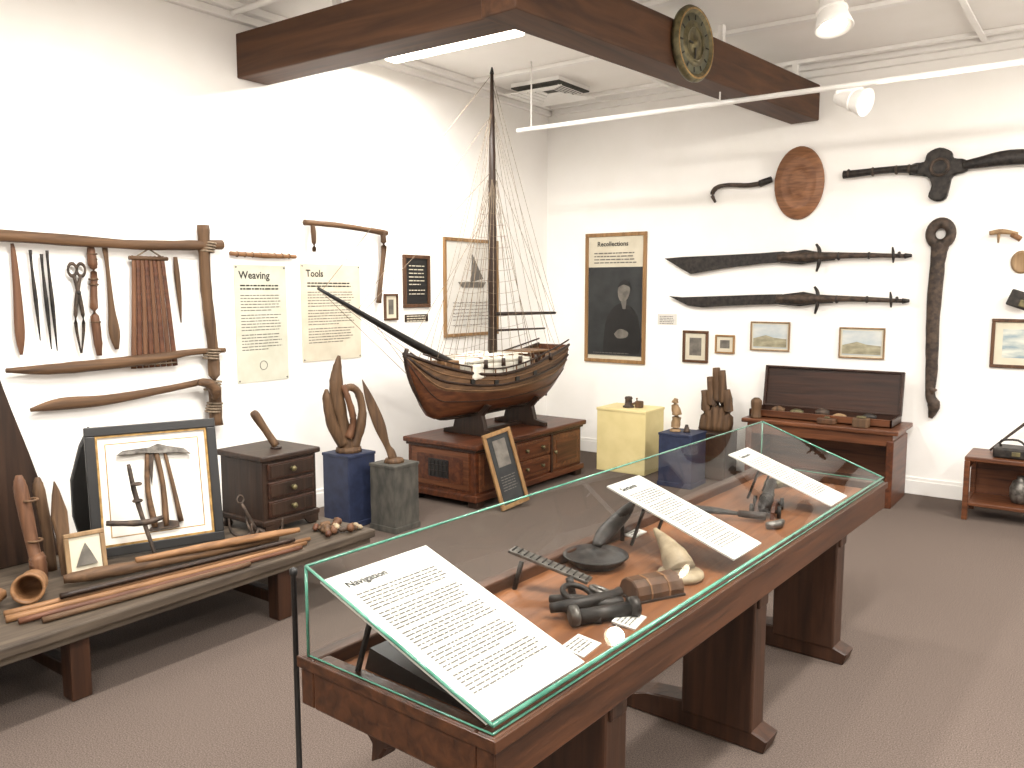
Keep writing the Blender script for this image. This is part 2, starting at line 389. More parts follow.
b.tube([(-1.26,1.92,z+.03),(-1.19,1.97,z+.045),(-1.15,2.10,z+.04),(-1.17,2.16,z+.03)],[.014,.018,.016,.012],IRON,10,sub=4)
b.tube([(-1.17,1.92,z+.024),(-1.075,2.07,z+.024)],[.022,.022],IRON,12); b.tube([(-1.18,1.905,z+.03),(-1.17,1.92,z+.03)],[.03,.03],STEEL,12); b.tube([(-1.08,2.06,z+.03),(-1.065,2.08,z+.03)],[.03,.03],IRON,12)
b.ring((-1.23,2.02,z+.05),.045,.009,IRON,(0.3,0,1)); b.ring((-1.19,2.09,z+.045),.032,.008,STEEL,(0.2,.3,1))
T=Matrix.Translation(V((-1.38,2.10,z+.085)))@Euler((rad(0),rad(14),rad(12))).to_matrix().to_4x4()
b.box((0,0,0),(.27,.05,.01),STEEL,.002,M=T); 
for i in range(13): b.box((-.125+i*.021,.0,.007),(.003,.04,.004),IRON,M=T)
b.tube([(-1.28,2.08,z+.0),(-1.29,2.07,z+.07)],.012,IRON,8); b.tube([(-1.48,2.05,z+.0),(-1.46,2.06,z+.09)],.008,IRON,8)
b.tube([(-1.26,2.0,z+.012),(-1.19,1.95,z+.012),(-1.12,1.97,z+.012)],.012,IRON,8,sub=3)
b.done()
b=B('wooden_needle_case'); T=Matrix.Translation(V((-1.11,2.26,ZD)))@Euler((0,0,rad(-28))).to_matrix().to_4x4()
Tp=T@Matrix(((1,0,0,0),(0,0,-1,.085),(0,1,0,0),(0,0,0,1)))
b.prism([(-.05,.006),(.05,.006),(.052,.025),(.042,.048),(.02,.062),(-.02,.062),(-.042,.048),(-.052,.025)],.17,W_FRAMEB,Tp,.004)
b.b2((-.055,-.09,0),(.055,.09,.008),W_DARK,.002,M=T)
for yy in (-.03,.035): b.prism([(-.052,.006),(.052,.006),(.054,.025),(.044,.05),(.02,.064),(-.02,.064),(-.044,.05),(-.054,.025)],.006,W_STICK,T@Matrix(((1,0,0,0),(0,0,-1,yy),(0,1,0,0),(0,0,0,1))))
b.done()
b=B('iron_ladle'); c=V((-1.39,2.40,ZD))
b.lathe([(0,.0),(.07,.0),(.095,.018),(.108,.034),(.113,.036),(.111,.040),(.09,.022),(.066,.010),(0,.010)],IRON,Matrix.Translation(c),28)
b.tube([c+V((-.05,.09,.035)),c+V((-.06,.17,.06)),c+V((-.06,.30,.10)),c+V((-.08,.42,.12))],[.018,.034,.03,.012],IRON,10,sub=4,sq=.7)
b.ring(c+V((-.085,.45,.12)),.02,.006,IRON,(0,0,1)); b.tube([c+V((-.06,.30,.0)),c+V((-.06,.30,.09))],.008,IRON,6)
b.done()
b=B('bone_horn'); c=V((-1.10,2.45,ZD))
b.lathe([(0,0),(.07,0),(.076,.01),(.074,.022),(.058,.03),(0,.032)],BONE,Matrix.Translation(c),24)
b.tube([c+V((0,0,.026)),c+V((-.03,.02,.055)),c+V((-.07,.045,.085)),c+V((-.13,.07,.125))],[.052,.045,.030,.008],BONE,14,sub=5,jit=.03)
b.done()
b=B('boarding_hook'); z=ZD+.03
b.tube([(-1.50,2.98,z),(-1.44,3.08,z+.01),(-1.32,3.16,z+.01),(-1.20,3.22,z)],[.008,.026,.03,.014],IRON,10,sub=5,sq=.5)
b.tube([(-1.20,3.22,z),(-1.10,3.26,z-.005)],[.014,.018],W_DARK,8); b.tube([(-1.34,3.14,ZD),(-1.34,3.14,z)],.01,IRON,6); b.tube([(-1.45,3.05,ZD),(-1.45,3.05,z)],.006,IRON,6)
b.done()
b=B('cannon_model'); T=Matrix.Translation(V((-1.15,3.42,ZD)))@Euler((0,0,rad(14))).to_matrix().to_4x4()
cheek=[(-.12,0),(.12,0),(.12,.03),(.05,.035),(.0,.055),(-.08,.05),(-.12,.03)]
b.prism(cheek,.016,W_RED,T@Matrix(((0,0,1,-.04),(1,0,0,0),(0,1,0,0),(0,0,0,1))),.002)
b.prism(cheek,.016,W_RED,T@Matrix(((0,0,1,.024),(1,0,0,0),(0,1,0,0),(0,0,0,1))),.002)
for yy in (-.08,.07):
    b.tube([T@V((-.06,yy,.025)),T@V((.06,yy,.025))],.008,IRON,8)
    for xx in (-.055,.055): b.tube([T@V((xx-.007,yy,.025)),T@V((xx+.007,yy,.025))],.025,IRON,14)
b.tube([T@V((0,-.15,.06)),T@V((0,-.135,.06)),T@V((0,-.12,.06)),T@V((0,0,.066)),T@V((0,.14,.076)),T@V((0,.20,.08)),T@V((0,.21,.08))],[.008,.014,.028,.026,.018,.024,.022],IRON,14)
for yy,rr in ((-.05,.03),(.04,.026)): b.tube([T@V((0,yy,.065)),T@V((0,yy+.01,.065))],rr,IRON,14)
b.done()
b=B('iron_shackle'); b.tube([(-1.06,3.16,ZD+.018),(-1.03,3.20,ZD+.018),(-1.03,3.25,ZD+.018)],[.014,.018,.012],STEEL,8,sub=4); b.done()
b=B('brass_spyglass'); c=V((-1.25,3.88,ZD)); b.tube([c+V((-.04,-.06,.022)),c+V((0,0,.022)),c+V((0.001,.001,.022)),c+V((.06,.1,.022))],[.022,.022,.017,.016],BRASS,14); b.done()

b=B('barrier_post'); c=V((-1.69,1.36,0)); b.lathe([(0,0),(.11,0),(.112,.01),(.02,.022),(.008,.03),(.0070,.86),(.010,.865),(.010,.88),(0,.885)],BLACK,Matrix.Translation(c),20); b.done()

# ------------------------------------------------------------------ left bench
b=B('low_display_bench')
b.b2((-4.12,.3,.285),(-3.14,3.08,.33),W_BENCH,.008); 
b.b2((-4.12,.3,.255),(-3.16,3.06,.285),W_BENCH,.004)
for yy in (.7,1.53,2.52):
    for xx in (-3.24,-4.02): b.b2((xx-.04,yy-.04,0),(xx+.04,yy+.04,.255),W_CASEZ,.006)
    b.b2((-4.02,yy-.025,.07),(-3.24,yy+.025,.13),W_CASEZ,.005)
b.b2((-3.66,.6,.08),(-3.60,2.6,.13),W_CASEZ,.005)
b.done()
p0=V((-3.84,1.93,.33)); p1=V((-3.62,2.48,.33)); ux=(p1-p0).normalized(); W=.60; Hh=.62
nrm=V((ux.y,-ux.x,0)); lean=rad(12)
uy=(V((0,0,1))*math.cos(lean)-nrm*math.sin(lean)); uz=ux.cross(uy)
c=p0+ux*(W/2-.01)+uy*(Hh/2)
T=Matrix(((ux.x,uy.x,uz.x,c.x),(ux.y,uy.y,uz.y,c.y),(ux.z,uy.z,uz.z,c.z+.006),(0,0,0,1)))
b=B('framed_tool_display'); b.frame(T,W,Hh,.045,.035,BLACK,PAPER,0,None,GOLD)
b.frame(T@Matrix.Translation(V((0,0,.006))),W-.17,Hh-.17,.005,.012,GOLD,PAPERC)
z=.028
b.prism([(-.17,.165),(-.14,.185),(-.02,.19),(.02,.205),(.06,.19),(.14,.17),(.17,.14),(.10,.15),(0,.16),(-.06,.165),(-.1,.16)],.018,STEEL,T@Matrix.Translation(V((0,0,z))),.004)
b.tube([T@V((.01,.17,z)),T@V((.03,.0,z)),T@V((.03,-.2,z))],[.012,.013,.016],W_OLD,8,sub=3)
b.tube([T@V((.05,.165,z)),T@V((.075,.0,z)),T@V((.10,-.19,z))],[.008,.010,.013],W_OLD,8,sub=3)
b.tube([T@V((-.03,.165,z)),T@V((-.04,-.02,z)),T@V((-.02,-.2,z))],[.010,.013,.016],W_OLDY,8,sub=3)
b.prism([(-.03,.16),(.0,.16),(-.02,-.0)],.006,IRON2,T@Matrix.Translation(V((0,0,z))),.001)
b.prism([(-.06,-.215),(.09,-.215),(.09,-.185),(.05,-.175),(-.02,-.18)],.008,IRON2,T@Matrix.Translation(V((0,0,z))),.002)
b.tube([T@V((.0,.2,-.002)),T@V((0,.14,-.12)),T@V((0,-.17,-.20))],[.01,.01,.01],BLACK,6)
b.done()
b=B('whaling_flensing_blade')
T=Matrix(((0,0,1,-4.08),(1,0,0,0),(0,1,0,0),(0,0,0,1)))
b.prism([(1.50,.33),(1.87,.33),(1.83,.6),(1.76,.85),(1.70,1.05),(1.66,1.20),(1.60,1.22),(1.52,1.0)],.025,W_DARK,T,.005); b.done()
b=B('leaf_shaped_paddle')
b.prism([(1.99,.33),(2.06,.33),(2.12,.5),(2.14,.66),(2.10,.82),(2.05,.93),(2.0,.84),(1.95,.68),(1.95,.5)],.02,BLACK,T,.006); b.done()
b=B('wooden_belaying_pin'); b.tube([(-3.80,1.66,.33),(-3.80,1.655,.42),(-3.81,1.65,.44),(-3.84,1.64,.60),(-3.86,1.63,.74),(-3.865,1.63,.79)],[.034,.036,.026,.030,.028,.012],W_RUST,14,sub=3)
for zz in (.42,.5,.68): b.ring((-3.80-.1*(zz-.4),1.655,zz),.028,.006,W_OLD,(0,0,1),14,6)
b.done()
b=B('wooden_belaying_pin'); b.tube([(-3.86,1.74,.33),(-3.87,1.735,.5),(-3.89,1.72,.70),(-3.895,1.72,.76)],[.024,.022,.026,.01],W_OLD,14,sub=3); b.done()
b=B('bamboo_cup'); T=Matrix.Translation(V((-3.52,1.50,.399)))@Euler((rad(80),0,rad(60))).to_matrix().to_4x4()
b.lathe([(0,-.11),(.052,-.11),(.055,-.1),(.056,.0),(.062,.07),(.062,.078),(.052,.078),(.046,.05),(.044,-.09),(0,-.09)],W_STICK,T,26); b.done()
b=B('carved_wooden_float'); b.tube([(-3.62,1.28,.385),(-3.57,1.36,.385),(-3.55,1.42,.385)],[.02,.045,.015],W_STICK,12,sub=5); b.done()
b=B('small_framed_arrowhead'); 
T=Matrix.Translation(V((-3.655,1.80,.33)))@Matrix(((0.2,-.17,.95,0),(.97,.03,-.2,0),(0.0,.98,.17,0),(0,0,0,1)))
b.frame(T@Matrix.Translation(V((0,.10,0))),.17,.20,.02,.018,W_TAN,PAPERC,0)
b.prism([(-.045,.05),(.045,.05),(.02,.11),(.0,.15),(-.02,.11)],.004,PHOTOG,T@Matrix.Translation(V((0,0,.014)))); b.done()
b=B('stone_spearhead'); T=Matrix.Translation(V((-3.75,1.75,.33)))@Matrix(((0.0,-.12,1,0),(1,0,0,0),(0,1,.1,0),(0,0,0,1)))
b.prism([(-.02,0),(.025,0),(.03,.2),(.034,.28),(.01,.38),(-.005,.42),(-.02,.36),(-.036,.26),(-.025,.18)],.018,W_OLD,T,.006); b.done()
b=B('t_handled_auger'); b.tube([(-3.56,2.08,.335),(-3.66,2.05,.62),(-3.70,2.04,.79)],[.007,.012,.009],IRON2,8,sub=4,jit=.08)
b.tube([(-3.66,1.90,.545),(-3.62,2.05,.52),(-3.60,2.14,.53)],[.012,.015,.012],IRON2,8,sub=4,jit=.1)
for zz in (.62,.70): b.ring((-3.655,2.05,zz),.018,.006,IRON2,(0,0,1),12,6)
b.done()
def spear(name,a,c,ra,rb,mat,bow=0.01,n=10):
    b=B(name); a=V(a); c=V(c); m=(a+c)/2+V((bow,0,0))
    b.tube([a,m,c],[ra,(ra+rb)/2*1.05,rb],mat,n,sub=6,jit=.05); return b.done()
spear('wooden_harpoon_shaft',(-3.37,1.34,.346),(-3.20,2.66,.346),.014,.010,W_STICK)
spear('wooden_harpoon_shaft',(-3.31,1.36,.346),(-3.165,2.60,.346),.013,.010,W_STICK2)
spear('wooden_harpoon_shaft',(-3.43,1.36,.346),(-3.245,2.72,.346),.014,.010,W_STICK)
spear('wooden_harpoon_shaft',(-3.25,1.42,.345),(-3.165,2.30,.345),.012,.011,W_OLDY,0)
spear('wooden_harpoon_shaft',(-3.38,1.55,.371),(-3.24,2.62,.366),.012,.009,W_DARK,.0)
b=B('carved_war_club'); b.tube([(-3.58,1.66,.368),(-3.54,1.78,.368),(-3.48,2.05,.358),(-3.42,2.35,.354),(-3.37,2.62,.352)],[.018,.030,.022,.02,.014],W_OLDY,12,sub=5,jit=.06); b.done()
b=B('carved_war_club'); b.tube([(-3.50,1.94,.392),(-3.44,2.2,.39),(-3.36,2.5,.388),(-3.30,2.70,.388)],[.014,.018,.020,.012],W_STICK,12,sub=5,jit=.06); b.done()
b=B('iron_grapnel'); o=V((-3.50,2.60,.35))
for a in range(5):
    t=a*1.256+.4; d=V((math.cos(t),math.sin(t),0))
    b.tube([o+V((0,0,.03)),o+d*.07+V((0,0,.0)),o+d*.13+V((0,0,.03)),o+d*.14+V((0,0,.10))],[.009,.009,.008,.004],IRON2,8,sub=4)
b.tube([o+V((0,0,.0)),o+V((-.02,-.08,.18))],[.012,.008],IRON2,8,sub=3); b.ring(o+V((-.022,-.085,.2)),.02,.005,IRON2,(1,0,.2),14,6)
b.done()
b=B('carved_fragments_pile')
for i in range(16):
    x=-3.18-random.random()*.27; y=2.80+random.random()*.22; r=random.uniform(.014,.026)
    mt=[W_OLD,W_RUST,IRON2,W_OLDY,W_OLD,W_STICK2,BONE][i%7]
    d=V((random.uniform(-1,1),random.uniform(-1,1),.15)).normalized()
    c=V((x,y,.33+r*1.2)); b.tube([c-d*r*1.5,c-d*r*.7,c,c+d*r*.8,c+d*r*1.7],[r*.4,r*.9,r*.7,r*.9,r*.35],mt,8,sub=2,jit=.2)
b.done()
b=B('small_drawer_chest'); x0,x1,y0,y1=-3.86,-3.50,2.64,2.99; z0=.33
b.b2((x0,y0,z0+.07),(x1,y1,z0+.39),W_DARK,.006); b.b2((x0-.02,y0-.02,z0+.39),(x1+.02,y1+.02,z0+.42),W_DARK,.008); b.b2((x0-.012,y0-.012,z0+.05),(x1+.012,y1+.012,z0+.08),W_DARK,.006)
for xx in (x0+.02,x1-.02):
    for yy in (y0+.02,y1-.02): b.lathe([(.022,0),(.03,.015),(.02,.03),(.026,.05)],W_DARK,Matrix.Translation(V((xx,yy,z0))),12)
b.prism([(0,0),(.06,.0),(.09,.03),(.26,.03),(.29,0),(.35,0),(.35,.05),(0,.05)],.02,W_DARK,Matrix(((0,0,1,x1-.01),(1,0,0,y0),(0,1,0,z0+.01),(0,0,0,1))))
for k in range(3):
    za=z0+.09+k*.100
    b.b2((x1-.002,y0+.025,za),(x1+.012,y1-.025,za+.088),W_DARKX,.006)
    b.b2((x1+.01,y0+.04,za+.012),(x1+.015,y1-.04,za+.076),W_DARK,.003)
    b.lathe([(.0,0),(.012,0),(.008,.012),(.016,.02),(.012,.03),(0,.032)],BRASS,Matrix.Translation(V((x1+.012,(y0+y1)/2,za+.044)))@Euler((0,rad(90),0)).to_matrix().to_4x4(),12)
b.done()
b=B('wooden_mallet_handle'); b.tube([(-3.63,2.83,.765),(-3.66,2.79,.85),(-3.68,2.74,.94),(-3.685,2.73,.96)],[.022,.020,.024,.012],W_OLD,10,sub=4); b.lathe([(0,0),(.03,0),(.03,.01),(0,.012)],W_DARK,Matrix.Translation(V((-3.63,2.83,.751))),12); b.done()

# ------------------------------------------------------------------ pedestals left
def ped(name,x,y,s,h,mat,rot=0,cap=None):
    b=B(name); T=Matrix.Translation(V((x,y,0)))@Euler((0,0,rad(rot))).to_matrix().to_4x4()
    b.b2((-s/2,-s/2,0),(s/2,s/2,h),mat,.006,M=T); b.b2((-s/2-.006,-s/2-.006,0),(s/2+.006,s/2+.006,.04),mat,.004,M=T)
    b.b2((-s/2-.004,-s/2-.004,h-.02),(s/2+.004,s/2+.004,h+.001),cap or mat,.004,M=T); return b.done()
ped('blue_pedestal',-4.20,3.88,.25,.50,PED_BLUE,0)
ped('grey_pedestal',-3.87,3.98,.23,.45,PED_GREY,0)
b=B('driftwood_carving'); z=.502
b.tube([(-4.20,3.88,z),(-4.215,3.85,z+.18),(-4.23,3.81,z+.38),(-4.225,3.81,z+.54),(-4.22,3.83,z+.66)],[.055,.048,.055,.042,.012],W_OLD,12,sub=6,jit=.08,sq=.7,flat=(1,0,0))
b.tube([(-4.19,3.91,z+.02),(-4.17,3.96,z+.16),(-4.17,3.985,z+.28),(-4.19,3.965,z+.40),(-4.21,3.90,z+.44),(-4.22,3.85,z+.38)],[.04,.036,.028,.026,.024,.02],W_OLD,12,sub=5,jit=.08)
b.tube([(-4.21,3.84,z+.05),(-4.235,3.77,z+.2),(-4.24,3.735,z+.36),(-4.24,3.73,z+.44)],[.04,.038,.034,.01],W_OLD,10,sub=5,jit=.1)
b.tube([(-4.18,3.86,z+.1),(-4.16,3.89,z+.22),(-4.17,3.86,z+.36),(-4.20,3.84,z+.46)],[.03,.024,.022,.018],W_RUST,10,sub=5,jit=.1)
b.lathe([(0,0),(.09,0),(.085,.03),(0,.035)],W_OLD,Matrix.Translation(V((-4.2,3.88,z))),14)
b.done()
b=B('carved_spearhead'); z=.452
b.tube([(-3.87,3.98,z),(-3.875,3.96,z+.06),(-3.885,3.93,z+.12),(-3.90,3.88,z+.26),(-3.92,3.82,z+.42),(-3.94,3.77,z+.57)],[.035,.036,.026,.048,.038,.003],W_OLD,12,sub=6,sq=.4,flat=(1,0,0)); b.lathe([(0,0),(.07,0),(.06,.025),(0,.03)],W_OLD,Matrix.Translation(V((-3.87,3.98,z))),14); b.done()

# ------------------------------------------------------------------ ship cabinet
b=B('ship_cabinet'); x0,x1,y0,y1=-4.38,-3.72,4.66,6.14
b.b2((x0,y0,.06),(x1,y1,.44),W_RED,.008); b.b2((x0-.03,y0-.03,.44),(x1+.04,y1+.03,.48),W_RED,.01); b.b2((x0-.01,y0-.015,.42),(x1+.015,y1+.015,.44),W_DARKX,.004)
b.b2((x0-.01,y0-.02,.05),(x1+.025,y1+.02,.10),W_RED,.008)
for xx in (x0+.05,x1-.03):
    for yy in (y0+.05,y1-.05): b.b2((xx-.045,yy-.045,0),(xx+.045,yy+.045,.06),W_DARK,.01)
b.b2((x0+.05,y0-.012,.13),(x1-.05,y0,.41),W_REDX,.004); b.b2((x0+.10,y0-.014,.17),(x1-.10,y0-.006,.37),W_RED,.004)
b.b2((x0+.22,y0-.018,.20),(x0+.42,y0-.01,.34),BLACK,.003)
for k in range(5): b.b2((x0+.24+k*.038,y0-.022,.21),(x0+.25+k*.038,y0-.016,.33),IRON)
for k in range(2): b.b2((x0+.23,y0-.024,.245+k*.045),(x0+.41,y0-.018,.252+k*.045),IRON)
segs=[(y0+.04,y0+.46,'g'),(y0+.50,y0+.98,'d'),(y0+1.02,y1-.04,'p')]
for a,c,k in segs:
    if k=='d':
        for zz in (.12,.27): 
            b.b2((x1-.002,a,zz),(x1+.014,c,zz+.135),W_REDX,.005); b.b2((x1+.012,a+.03,zz+.02),(x1+.018,c-.03,zz+.115),W_RED,.003)
            for yy in (a+.13,c-.13): b.lathe([(0,0),(.014,0),(.008,.014),(.017,.022),(0,.03)],BRASS,Matrix.Translation(V((x1+.016,yy,zz+.068)))@Euler((0,rad(90),0)).to_matrix().to_4x4(),12)
    else:
        b.b2((x1-.002,a,.12),(x1+.014,c,.405),W_REDX,.005); b.b2((x1+.01,a+.05,.165),(x1+.017,c-.05,.36),W_RED,.006)
        if k=='g':
            b.b2((x1+.015,a+.15,.21),(x1+.02,a+.29,.32),BLACK,.002)
        b.lathe([(0,0),(.012,0),(.015,.02),(0,.025)],BRASS,Matrix.Translation(V((x1+.014,c-.025 if k=='g' else a+.025,.265)))@Euler((0,rad(90),0)).to_matrix().to_4x4(),12)
for yy in (y0+.48,y0+1.0): b.b2((x1-.002,yy-.015,.10),(x1+.02,yy+.015,.42),W_DARKX,.004)
b.done()
b=B('leaning_framed_print'); ln=.57; x_b=-3.50
d=V((-.14,-.06,.55)).normalized(); ux=V((.25,.968,0)).normalized(); ux=(ux-d*ux.dot(d)).normalized(); uz=ux.cross(d)
c=V((x_b,4.86,0))+d*(ln/2+.012)
T=Matrix(((ux.x,d.x,uz.x,c.x),(ux.y,d.y,uz.y,c.y),(ux.z,d.z,uz.z,c.z+.01),(0,0,0,1)))
b.frame(T,.27,ln,.03,.02,W_FRAME,BLACK,.015,PHOTO,None); b.box((0,.12,.012),(.12,.2,.003),PHOTOG,M=T); b.words(.14,.12,.02,INKL,T@Matrix.Translation(V((-.07,-.05,.013))),.3); b.done()

# ------------------------------------------------------------------ ship model
b=B('model_sailing_ship'); sx=-4.02
NS=30; NA=12
YB,YS=4.26,6.06
def st(t):
    y=YB+(YS-YB)*t
    hb=.255*(math.sin(min(1,(t*1.35))*math.pi/2)**.7)*(1-.35*max(0,(t-.55)/.45)**2)
    if t<.02: hb=.012
    zk=.655+ .44*max(0,(.16-t)/.16)**1.6 + .15*max(0,(t-.86)/.14)**1.5
    zs=.955+ .20*max(0,(.5-t)/.5)**2 + .17*max(0,(t-.45)/.55)**1.6
    return y,hb,zk,zs
def hp(t,a,side,out=0):
    y,hb,zk,zs=st(t)
    x=(hb+out)*math.sin(a*math.pi/2)**.62 if a>0 else 0
    x*= (1-.06*max(0,a-.75)/.25)
    z=zk+(zs-zk)*(1-math.cos(a*math.pi/2))**.85
    ys=y+(.10*a*max(0,(t-.8)/.2)) 
    return V((sx+side*x,ys,z))
for side in (-1,1):
    vs=[];fs=[]
    for i in range(NS+1):
        for j in range(NA+1): vs.append(hp(i/NS,j/NA,side))
    for i in range(NS):
        for j in range(NA):
            f=[i*(NA+1)+j,(i+1)*(NA+1)+j,(i+1)*(NA+1)+j+1,i*(NA+1)+j+1]
            fs.append(f if side>0 else f[::-1])
    nb=int(NA*.78)
    f1=[f for k,f in enumerate(fs) if (k%NA)<nb-1]; f2=[f for k,f in enumerate(fs) if (k%NA)>=nb-1]
    b.add(vs,f1,W_HULL,True); b.add(vs,f2,W_OLDY,True)
    for a,r,mt in ((1,.013,W_DARK),(.80,.010,W_DARK),(.70,.006,W_HULL2),(.9,.005,W_HULL2),(.5,.004,W_DARK)):
        b.tube([hp(i/NS,a,side,.003) for i in range(NS+1)],r,mt,6)
    for i in range(3,NS-1,2):
        p=hp(i/NS,1,side); b.tube([p-V((0,0,.02)),p+V((0,0,.04))],.006,W_HULL2,6)
    b.tube([hp(i/NS,1,side)+V((0,0,.045)) for i in range(2,NS+1)],.007,W_DARK,6)
    for i in (9,13,17,21): 
        p=hp(i/NS,.86,side,.004); b.box(p,(.012,.045,.035),BLACK)
b.add([hp(1,j/NA,1) for j in range(NA+1)]+[hp(1,j/NA,-1) for j in range(NA,0,-1)],[list(range(2*NA+1))],W_HULL)
vs=[];fs=[]
for i in range(1,NS+1):
    y,hb,zk,zs=st(i/NS); pr=hp(i/NS,.9,1); vs+=[(pr.x-.005,pr.y,zs-.05),(2*sx-pr.x+.005,pr.y,zs-.05)]
for i in range(NS-1): fs.append([2*i,2*i+2,2*i+3,2*i+1])
b.add(vs,fs,W_HULL2)
b.tube([(sx,4.28,1.19),(sx,4.265,1.10),(sx,4.35,.89),(sx,4.54,.69),(sx,4.80,.64),(sx,5.72,.64),(sx,5.92,.66)],.016,W_DARK,6,sub=4)
b.box((sx,6.05,.87),(.02,.08,.38),W_DARK,.004,rot=(-14,0,0))
for yy in (4.98,5.65):
    b.prism([(-.26,0),(.26,0),(.26,.03),(.16,.05),(.13,.16),(.20,.24),(.16,.25),(.07,.165),(0,.148),(-.07,.165),(-.16,.25),(-.20,.24),(-.13,.16),(-.16,.05),(-.26,.03)],.04,W_DARK,Matrix(((1,0,0,sx),(0,0,-1,yy+.02),(0,1,0,.481),(0,0,0,1))),.004)
b.b2((sx-.03,4.98,.481),(sx+.03,5.65,.51),W_DARK,.004)
b.b2((sx-.10,5.62,.95),(sx+.10,5.88,1.08),W_HULL,.01); b.b2((sx-.12,5.60,1.08),(sx+.12,5.90,1.10),W_HULL2,.005)
b.b2((sx-.08,4.62,.98),(sx+.08,4.76,1.08),W_HULL2,.008)
for k in range(9):
    x=sx-.16+k*.04; b.tube([(x,4.78,1.05+.02*math.sin(k)),(x,5.0,1.075),(x+.01,5.3,1.07+.015*math.cos(k*2)),(x,5.56,1.05)],[.012,.024,.024,.012],CANVAS,8,sub=4,jit=.15)
for k in range(12): b.tube([(sx-.2,4.80+k*.065,1.095),(sx+.2,4.82+k*.065,1.095)],.006,W_HULL2 if k%2 else CANVAS,6)
b.b2((sx-.19,4.80,.93),(sx+.19,5.54,1.05),CANVAS,.02)
for k in range(5): b.tube([(sx+.22,4.9+k*.22,1.02),(sx+.22,4.9+k*.22,1.08)],[.018,.014],W_DARK,8)
b.tube([(sx,4.75,1.06),(sx,4.32,1.235),(sx,3.49,1.61)],[.030,.028,.010],BLACK,10,sub=4)
b.tube([(sx,5.27,.85),(sx,5.27,1.8),(sx,5.27,2.5),(sx,5.27,3.27)],[.036,.034,.028,.012],W_DARK,12)
b.tube([(sx,5.27,3.25),(sx,5.27,3.30)],[.018,.006],BLACK,8)
b.tube([(sx,5.28,1.41),(sx,6.18,1.40)],[.016,.012],W_DARK,8); b.tube([(sx+.01,5.27,1.28),(sx+.01,6.0,1.27)],[.010,.008],W_DARK,8)
def rope(a,c,r=.0022,mat=ROPE): b.tube([a,c],r,mat,4,smooth=False)
for zt in (3.22,2.5): rope((sx,5.24,zt),(sx,3.52+.35*(zt<3),1.595-.14*(zt<3)))
rope((sx,5.22,2.9),(sx,3.82,1.47)); rope((sx,5.22,2.2),(sx,4.32,1.24))
rope((sx,5.27,3.2),(sx,6.10,1.15)); rope((sx,5.27,2.6),(sx,6.16,1.41)); rope((sx,5.27,3.25),(sx,6.17,1.42))
rope((sx,3.50,1.60),(sx,4.29,1.0)); rope((sx,3.93,1.42),(sx,4.29,1.05))
for side in (-1,1):
    feet=[hp(t,1,side) for t in (.30,.36,.42,.48,.55,.62,.69)]
    tops=[V((sx+side*.02,5.24+.01*k,2.45)) for k in range(7)]
    for k in range(7): rope(tops[k],feet[k],.0024)
    for r in range(1,15):
        u=r/17
        for k in range(6):
            rope(feet[k].lerp(tops[k],u),feet[k+1].lerp(tops[k+1],u),.0012)
    for t in (.2,.26,.76,.84,.93): rope((sx,5.27,3.0),hp(t,1,side),.0018)
    for t in (.12,.72,.9): rope((sx,5.27,2.4),hp(t,1,side),.0018)
    rope((sx,3.63,1.54),hp(.06,1,side),.002)
b.done()

# ------------------------------------------------------------------ LEFT WALL
b=B('rustic_tool_rack')
b.tube([L(1.2,1.88,.07),L(2.0,1.875,.07),L(2.7,1.86,.07),L(3.24,1.885,.07)],[.030,.032,.028,.032],W_OLDY,12,sub=6,jit=.08)
b.tube([L(3.115,2.0,.065),L(3.12,1.6,.065),L(3.15,1.2,.065),L(3.15,.74,.065)],[.036,.034,.034,.044],W_OLD,12,sub=7,jit=.09)
b.tube([L(1.93,1.185,.06),L(2.2,1.175,.06),L(2.7,1.19,.06),L(3.0,1.215,.06),L(3.24,1.215,.06)],[.012,.030,.032,.020,.016],W_OLDY,12,sub=6,jit=.05)
for zz in (1.87,1.2,1.0,.86):
    for k in range(4): b.ring(L(3.13+.006*k,zz-.03+k*.017,.065),.044,.007,ROPE,(0,.1,1),14,6)
b.done()
b=B('carved_wooden_paddle_spear'); b.tube([L(2.04,.965,.05),L(2.2,.98,.05),L(2.45,.975,.05),L(2.8,1.0,.06),L(3.05,1.03,.09)],[.010,.034,.030,.022,.02],W_OLDY,12,sub=5,sq=.6,flat=(1,0,0)); 
b.tube([L(3.0,1.03,.12),L(3.06,1.02,.14),L(3.10,.97,.15),L(3.10,.92,.14)],[.02,.032,.034,.02],W_OLDY,10,sub=4,jit=.12); b.done()
b=B('hanging_wooden_blade'); b.tube([L(2.01,1.84),L(2.015,1.78),L(2.02,1.6),L(2.02,1.38),L(2.02,1.26)],[.008,.014,.02,.026,.008],W_RUST,10,sub=4,sq=.35,flat=(1,0,0)); b.done()
for y,za,zb in ((2.10,1.77,1.33),(2.155,1.75,1.28),(2.185,1.77,1.27)):
    b=B('iron_marlinspike'); b.tube([L(y-.002,za+.04),L(y,za-.05),L(y+.01,(za+zb)/2),L(y+.02,zb)],[.009,.007,.011,.003],IRON,8,sub=3); b.done()
b=B('iron_tongs')
for s_ in (-1,1):
    b.ring(L(2.335+s_*.024,1.71),.023,.007,IRON2,(1,0,0),16,6,1,1.5)
    b.tube([L(2.335+s_*.02,1.68),L(2.335-s_*.004,1.58),L(2.335-s_*.022,1.42),L(2.335-s_*.002,1.25)],[.008,.012,.01,.004],IRON2,8,sub=4)
b.lathe([(0,0),(.014,0),(.012,.008),(0,.01)],IRON,Matrix.Translation(L(2.335,1.585,.04))@Euler((0,rad(90),0)).to_matrix().to_4x4(),10); b.done()
